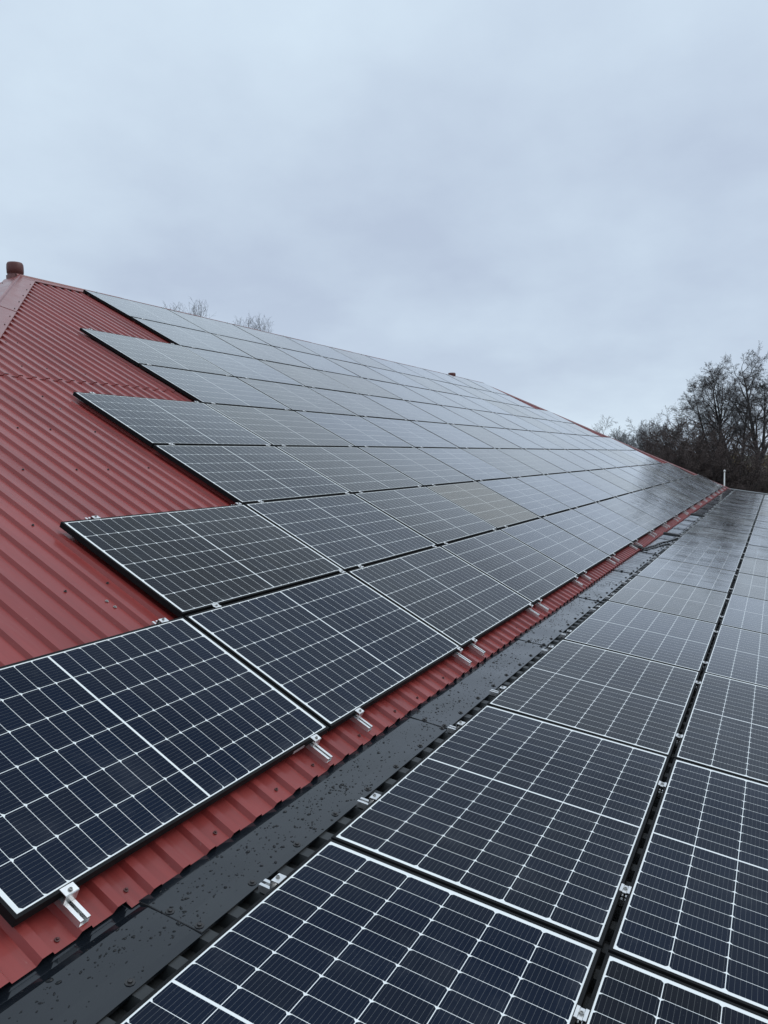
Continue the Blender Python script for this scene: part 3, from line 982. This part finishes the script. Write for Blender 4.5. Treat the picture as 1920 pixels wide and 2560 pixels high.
tree('bare_tree', 41, (63.0, -5.2, gz), [((0, 0, 0), (0, 0.02, 1), 11.0, 0.22)], ALDER, 0.0050,
     'bare tree cut off by the right edge behind the thickest trunk', 'tree', G_ALD, tips=0.0)

BRUSH = [(10, 0.48, 34, 7, 0.10, 0.0, 0.12), (7, 0.52, 40, 5, 0.2, 0.0, 0.12), (6, 0.55, 45, 3, 0.28, 0.0, 0.1), (3, 0.65, 45, 2, 0.32, -0.02, 0.1)]
def shrub(seed, x, y, h, spread, n, label, mats=('bark', 'brush'), rmin=0.011, grp='dark brush below the tall trees', lv=BRUSH):
    r_ = random.Random(seed)
    st = []
    for i in range(n):
        a = 2 * math.pi * i / n + r_.uniform(-0.4, 0.4)
        lean = spread * r_.uniform(0.25, 1.0)
        st.append(((0.25 * math.cos(a), 0.25 * math.sin(a), 0), (lean * math.cos(a), lean * math.sin(a), 1), h * r_.uniform(0.72, 1.0) * (1 - 0.12 * lean), 0.045))
    tree('bare_shrub', seed, (x, y, gz), st, lv, rmin, label, 'shrub', grp, mats)
shrub(101, 53.0, 3.4, 7.0, 0.40, 15, 'tallest dark brown shrub, left in front of the tall bare trees')
shrub(102, 52.4, 5.3, 5.3, 0.40, 14, 'dark brown shrub just above the red hip edge, left of the tallest shrub')
shrub(103, 54.5, 2.2, 6.3, 0.45, 14, 'dark brown shrub in front of the several-stemmed tree')
shrub(104, 51.5, 0.9, 5.0, 0.50, 13, 'dark brown shrub right behind the white flagpole')
shrub(105, 56.0, 6.7, 4.7, 0.40, 12, 'dark brown shrub at the left end of the brush')
shrub(106, 57.5, -0.6, 4.8, 0.45, 11, 'low brown shrub before the foot of the thickest trunk')
shrub(107, 50.0, 2.9, 5.2, 0.5, 13, 'dark brown shrub nearest the far roof end, left of the flagpole')
shrub(108, 49.5, 4.3, 4.9, 0.4, 12, 'low dark brown shrub close behind the far red hip')
shrub(109, 58.5, 4.3, 6.6, 0.4, 12, 'dark brown shrub behind the tallest shrub')
shrub(110, 57.0, -3.8, 4.6, 0.45, 11, 'low brown shrub at the right edge beyond the lower roof')

# yellow leaved bushes between the trunks
def leafy(seed, x, y, h, label):
    r_ = np.random.default_rng(seed)
    o = empty('autumn_bush', Matrix.Translation((x, y, gz)))
    st = [((0.2 * math.cos(a), 0.2 * math.sin(a), 0), (0.3 * math.cos(a), 0.3 * math.sin(a), 1), h * r_.uniform(0.7, 1), 0.04) for a in np.linspace(0, 6, 7)]
    th, tn = grow(seed, st, BRUSH[:3], 0.010)
    link('trunk', tubes_mesh('trunk', th + tn[::2], M['twig'], 3), o)
    lf = []
    for s_ in tn:
        for _ in range(2):
            p = np.array(s_[3:6]) + r_.normal(0, 0.10, 3)
            d_ = r_.normal(0, 0.035, 3)
            lf.append((*(p - d_), *(p + d_), 0.030, 0.008))
    link('foliage', tubes_mesh('foliage', lf, M['leaf'], 3), o)
    tag(o, label, 'bush', 'autumn bushes between the trunks')
leafy(201, 79.0, 0.9, 5.2, 'yellow brown leafy bush showing left of the thickest trunk')
leafy(202, 78.0, -1.6, 4.9, 'yellow brown leafy bush showing right of the thickest trunk')
leafy(203, 82.0, 2.4, 4.0, 'low yellow brown bush behind the dark shrub, beside the flagpole')

# farther, paler trees
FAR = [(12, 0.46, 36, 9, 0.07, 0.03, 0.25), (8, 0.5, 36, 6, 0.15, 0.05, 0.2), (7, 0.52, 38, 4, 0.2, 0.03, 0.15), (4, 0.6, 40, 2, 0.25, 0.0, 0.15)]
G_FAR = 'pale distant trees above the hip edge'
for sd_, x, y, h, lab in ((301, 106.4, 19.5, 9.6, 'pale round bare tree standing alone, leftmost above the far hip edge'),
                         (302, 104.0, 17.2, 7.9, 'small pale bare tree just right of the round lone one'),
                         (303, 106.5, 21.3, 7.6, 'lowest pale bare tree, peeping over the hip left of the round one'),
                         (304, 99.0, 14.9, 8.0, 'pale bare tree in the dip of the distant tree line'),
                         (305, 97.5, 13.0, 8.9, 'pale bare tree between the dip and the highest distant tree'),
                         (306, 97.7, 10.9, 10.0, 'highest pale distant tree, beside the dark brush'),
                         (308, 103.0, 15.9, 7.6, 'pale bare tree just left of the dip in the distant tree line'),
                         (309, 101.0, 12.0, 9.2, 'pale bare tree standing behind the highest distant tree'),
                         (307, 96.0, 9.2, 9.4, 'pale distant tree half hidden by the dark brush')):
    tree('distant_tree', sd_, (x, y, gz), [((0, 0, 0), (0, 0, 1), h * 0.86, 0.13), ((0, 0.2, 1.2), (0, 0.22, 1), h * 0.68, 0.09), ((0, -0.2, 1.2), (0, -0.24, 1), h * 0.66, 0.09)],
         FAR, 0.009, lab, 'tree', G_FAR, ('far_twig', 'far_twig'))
# tops of birches behind the ridge
BROOM = [(8, 0.34, 28, 8, 0.05, 0.015, 0.25), (5, 0.52, 30, 4, 0.11, 0.02, 0.2), (4, 0.62, 32, 2, 0.16, 0.0, 0.2)]
for sd_, x, y, h, lab in ((401, 54.5, 48.0, 19.4, 'bare treetop showing over the ridge, leftmost of all'),
                         (402, 55.9, 46.4, 19.9, 'highest bare treetop showing over the ridge, second from the left'),
                         (403, 58.4, 43.3, 18.3, 'bare treetop over the ridge, third from the left'),
                         (404, 59.5, 41.8, 18.6, 'bare treetop over the ridge, nearest the middle of the photo')):
    r_ = random.Random(sd_)
    z0 = h - 5.0
    o = empty('birch_tree', Matrix.Translation((x, y, gz)))
    segs = [(0, 0, z0 * i / 8, 0, 0, z0 * (i + 1) / 8, 0.17 - 0.012 * i, 0.17 - 0.012 * (i + 1)) for i in range(8)]
    st_ = []
    for j_ in range(13):
        ly = -0.27 + 0.045 * j_ + r_.uniform(-0.03, 0.03)
        ln = (5.0 - 3.2 * abs(ly)) * r_.uniform(0.84, 0.99)
        st_.append(((0, 0, z0), (r_.uniform(-0.15, 0.15), ly, 1), ln, 0.035))
    th, tn = grow(sd_, st_, BROOM, 0.0060)
    link('trunk', tubes_mesh('trunk', segs, M['bark'], 7), o)
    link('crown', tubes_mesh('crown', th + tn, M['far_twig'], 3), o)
    tag(o, lab, 'tree', 'treetops behind the ridge')
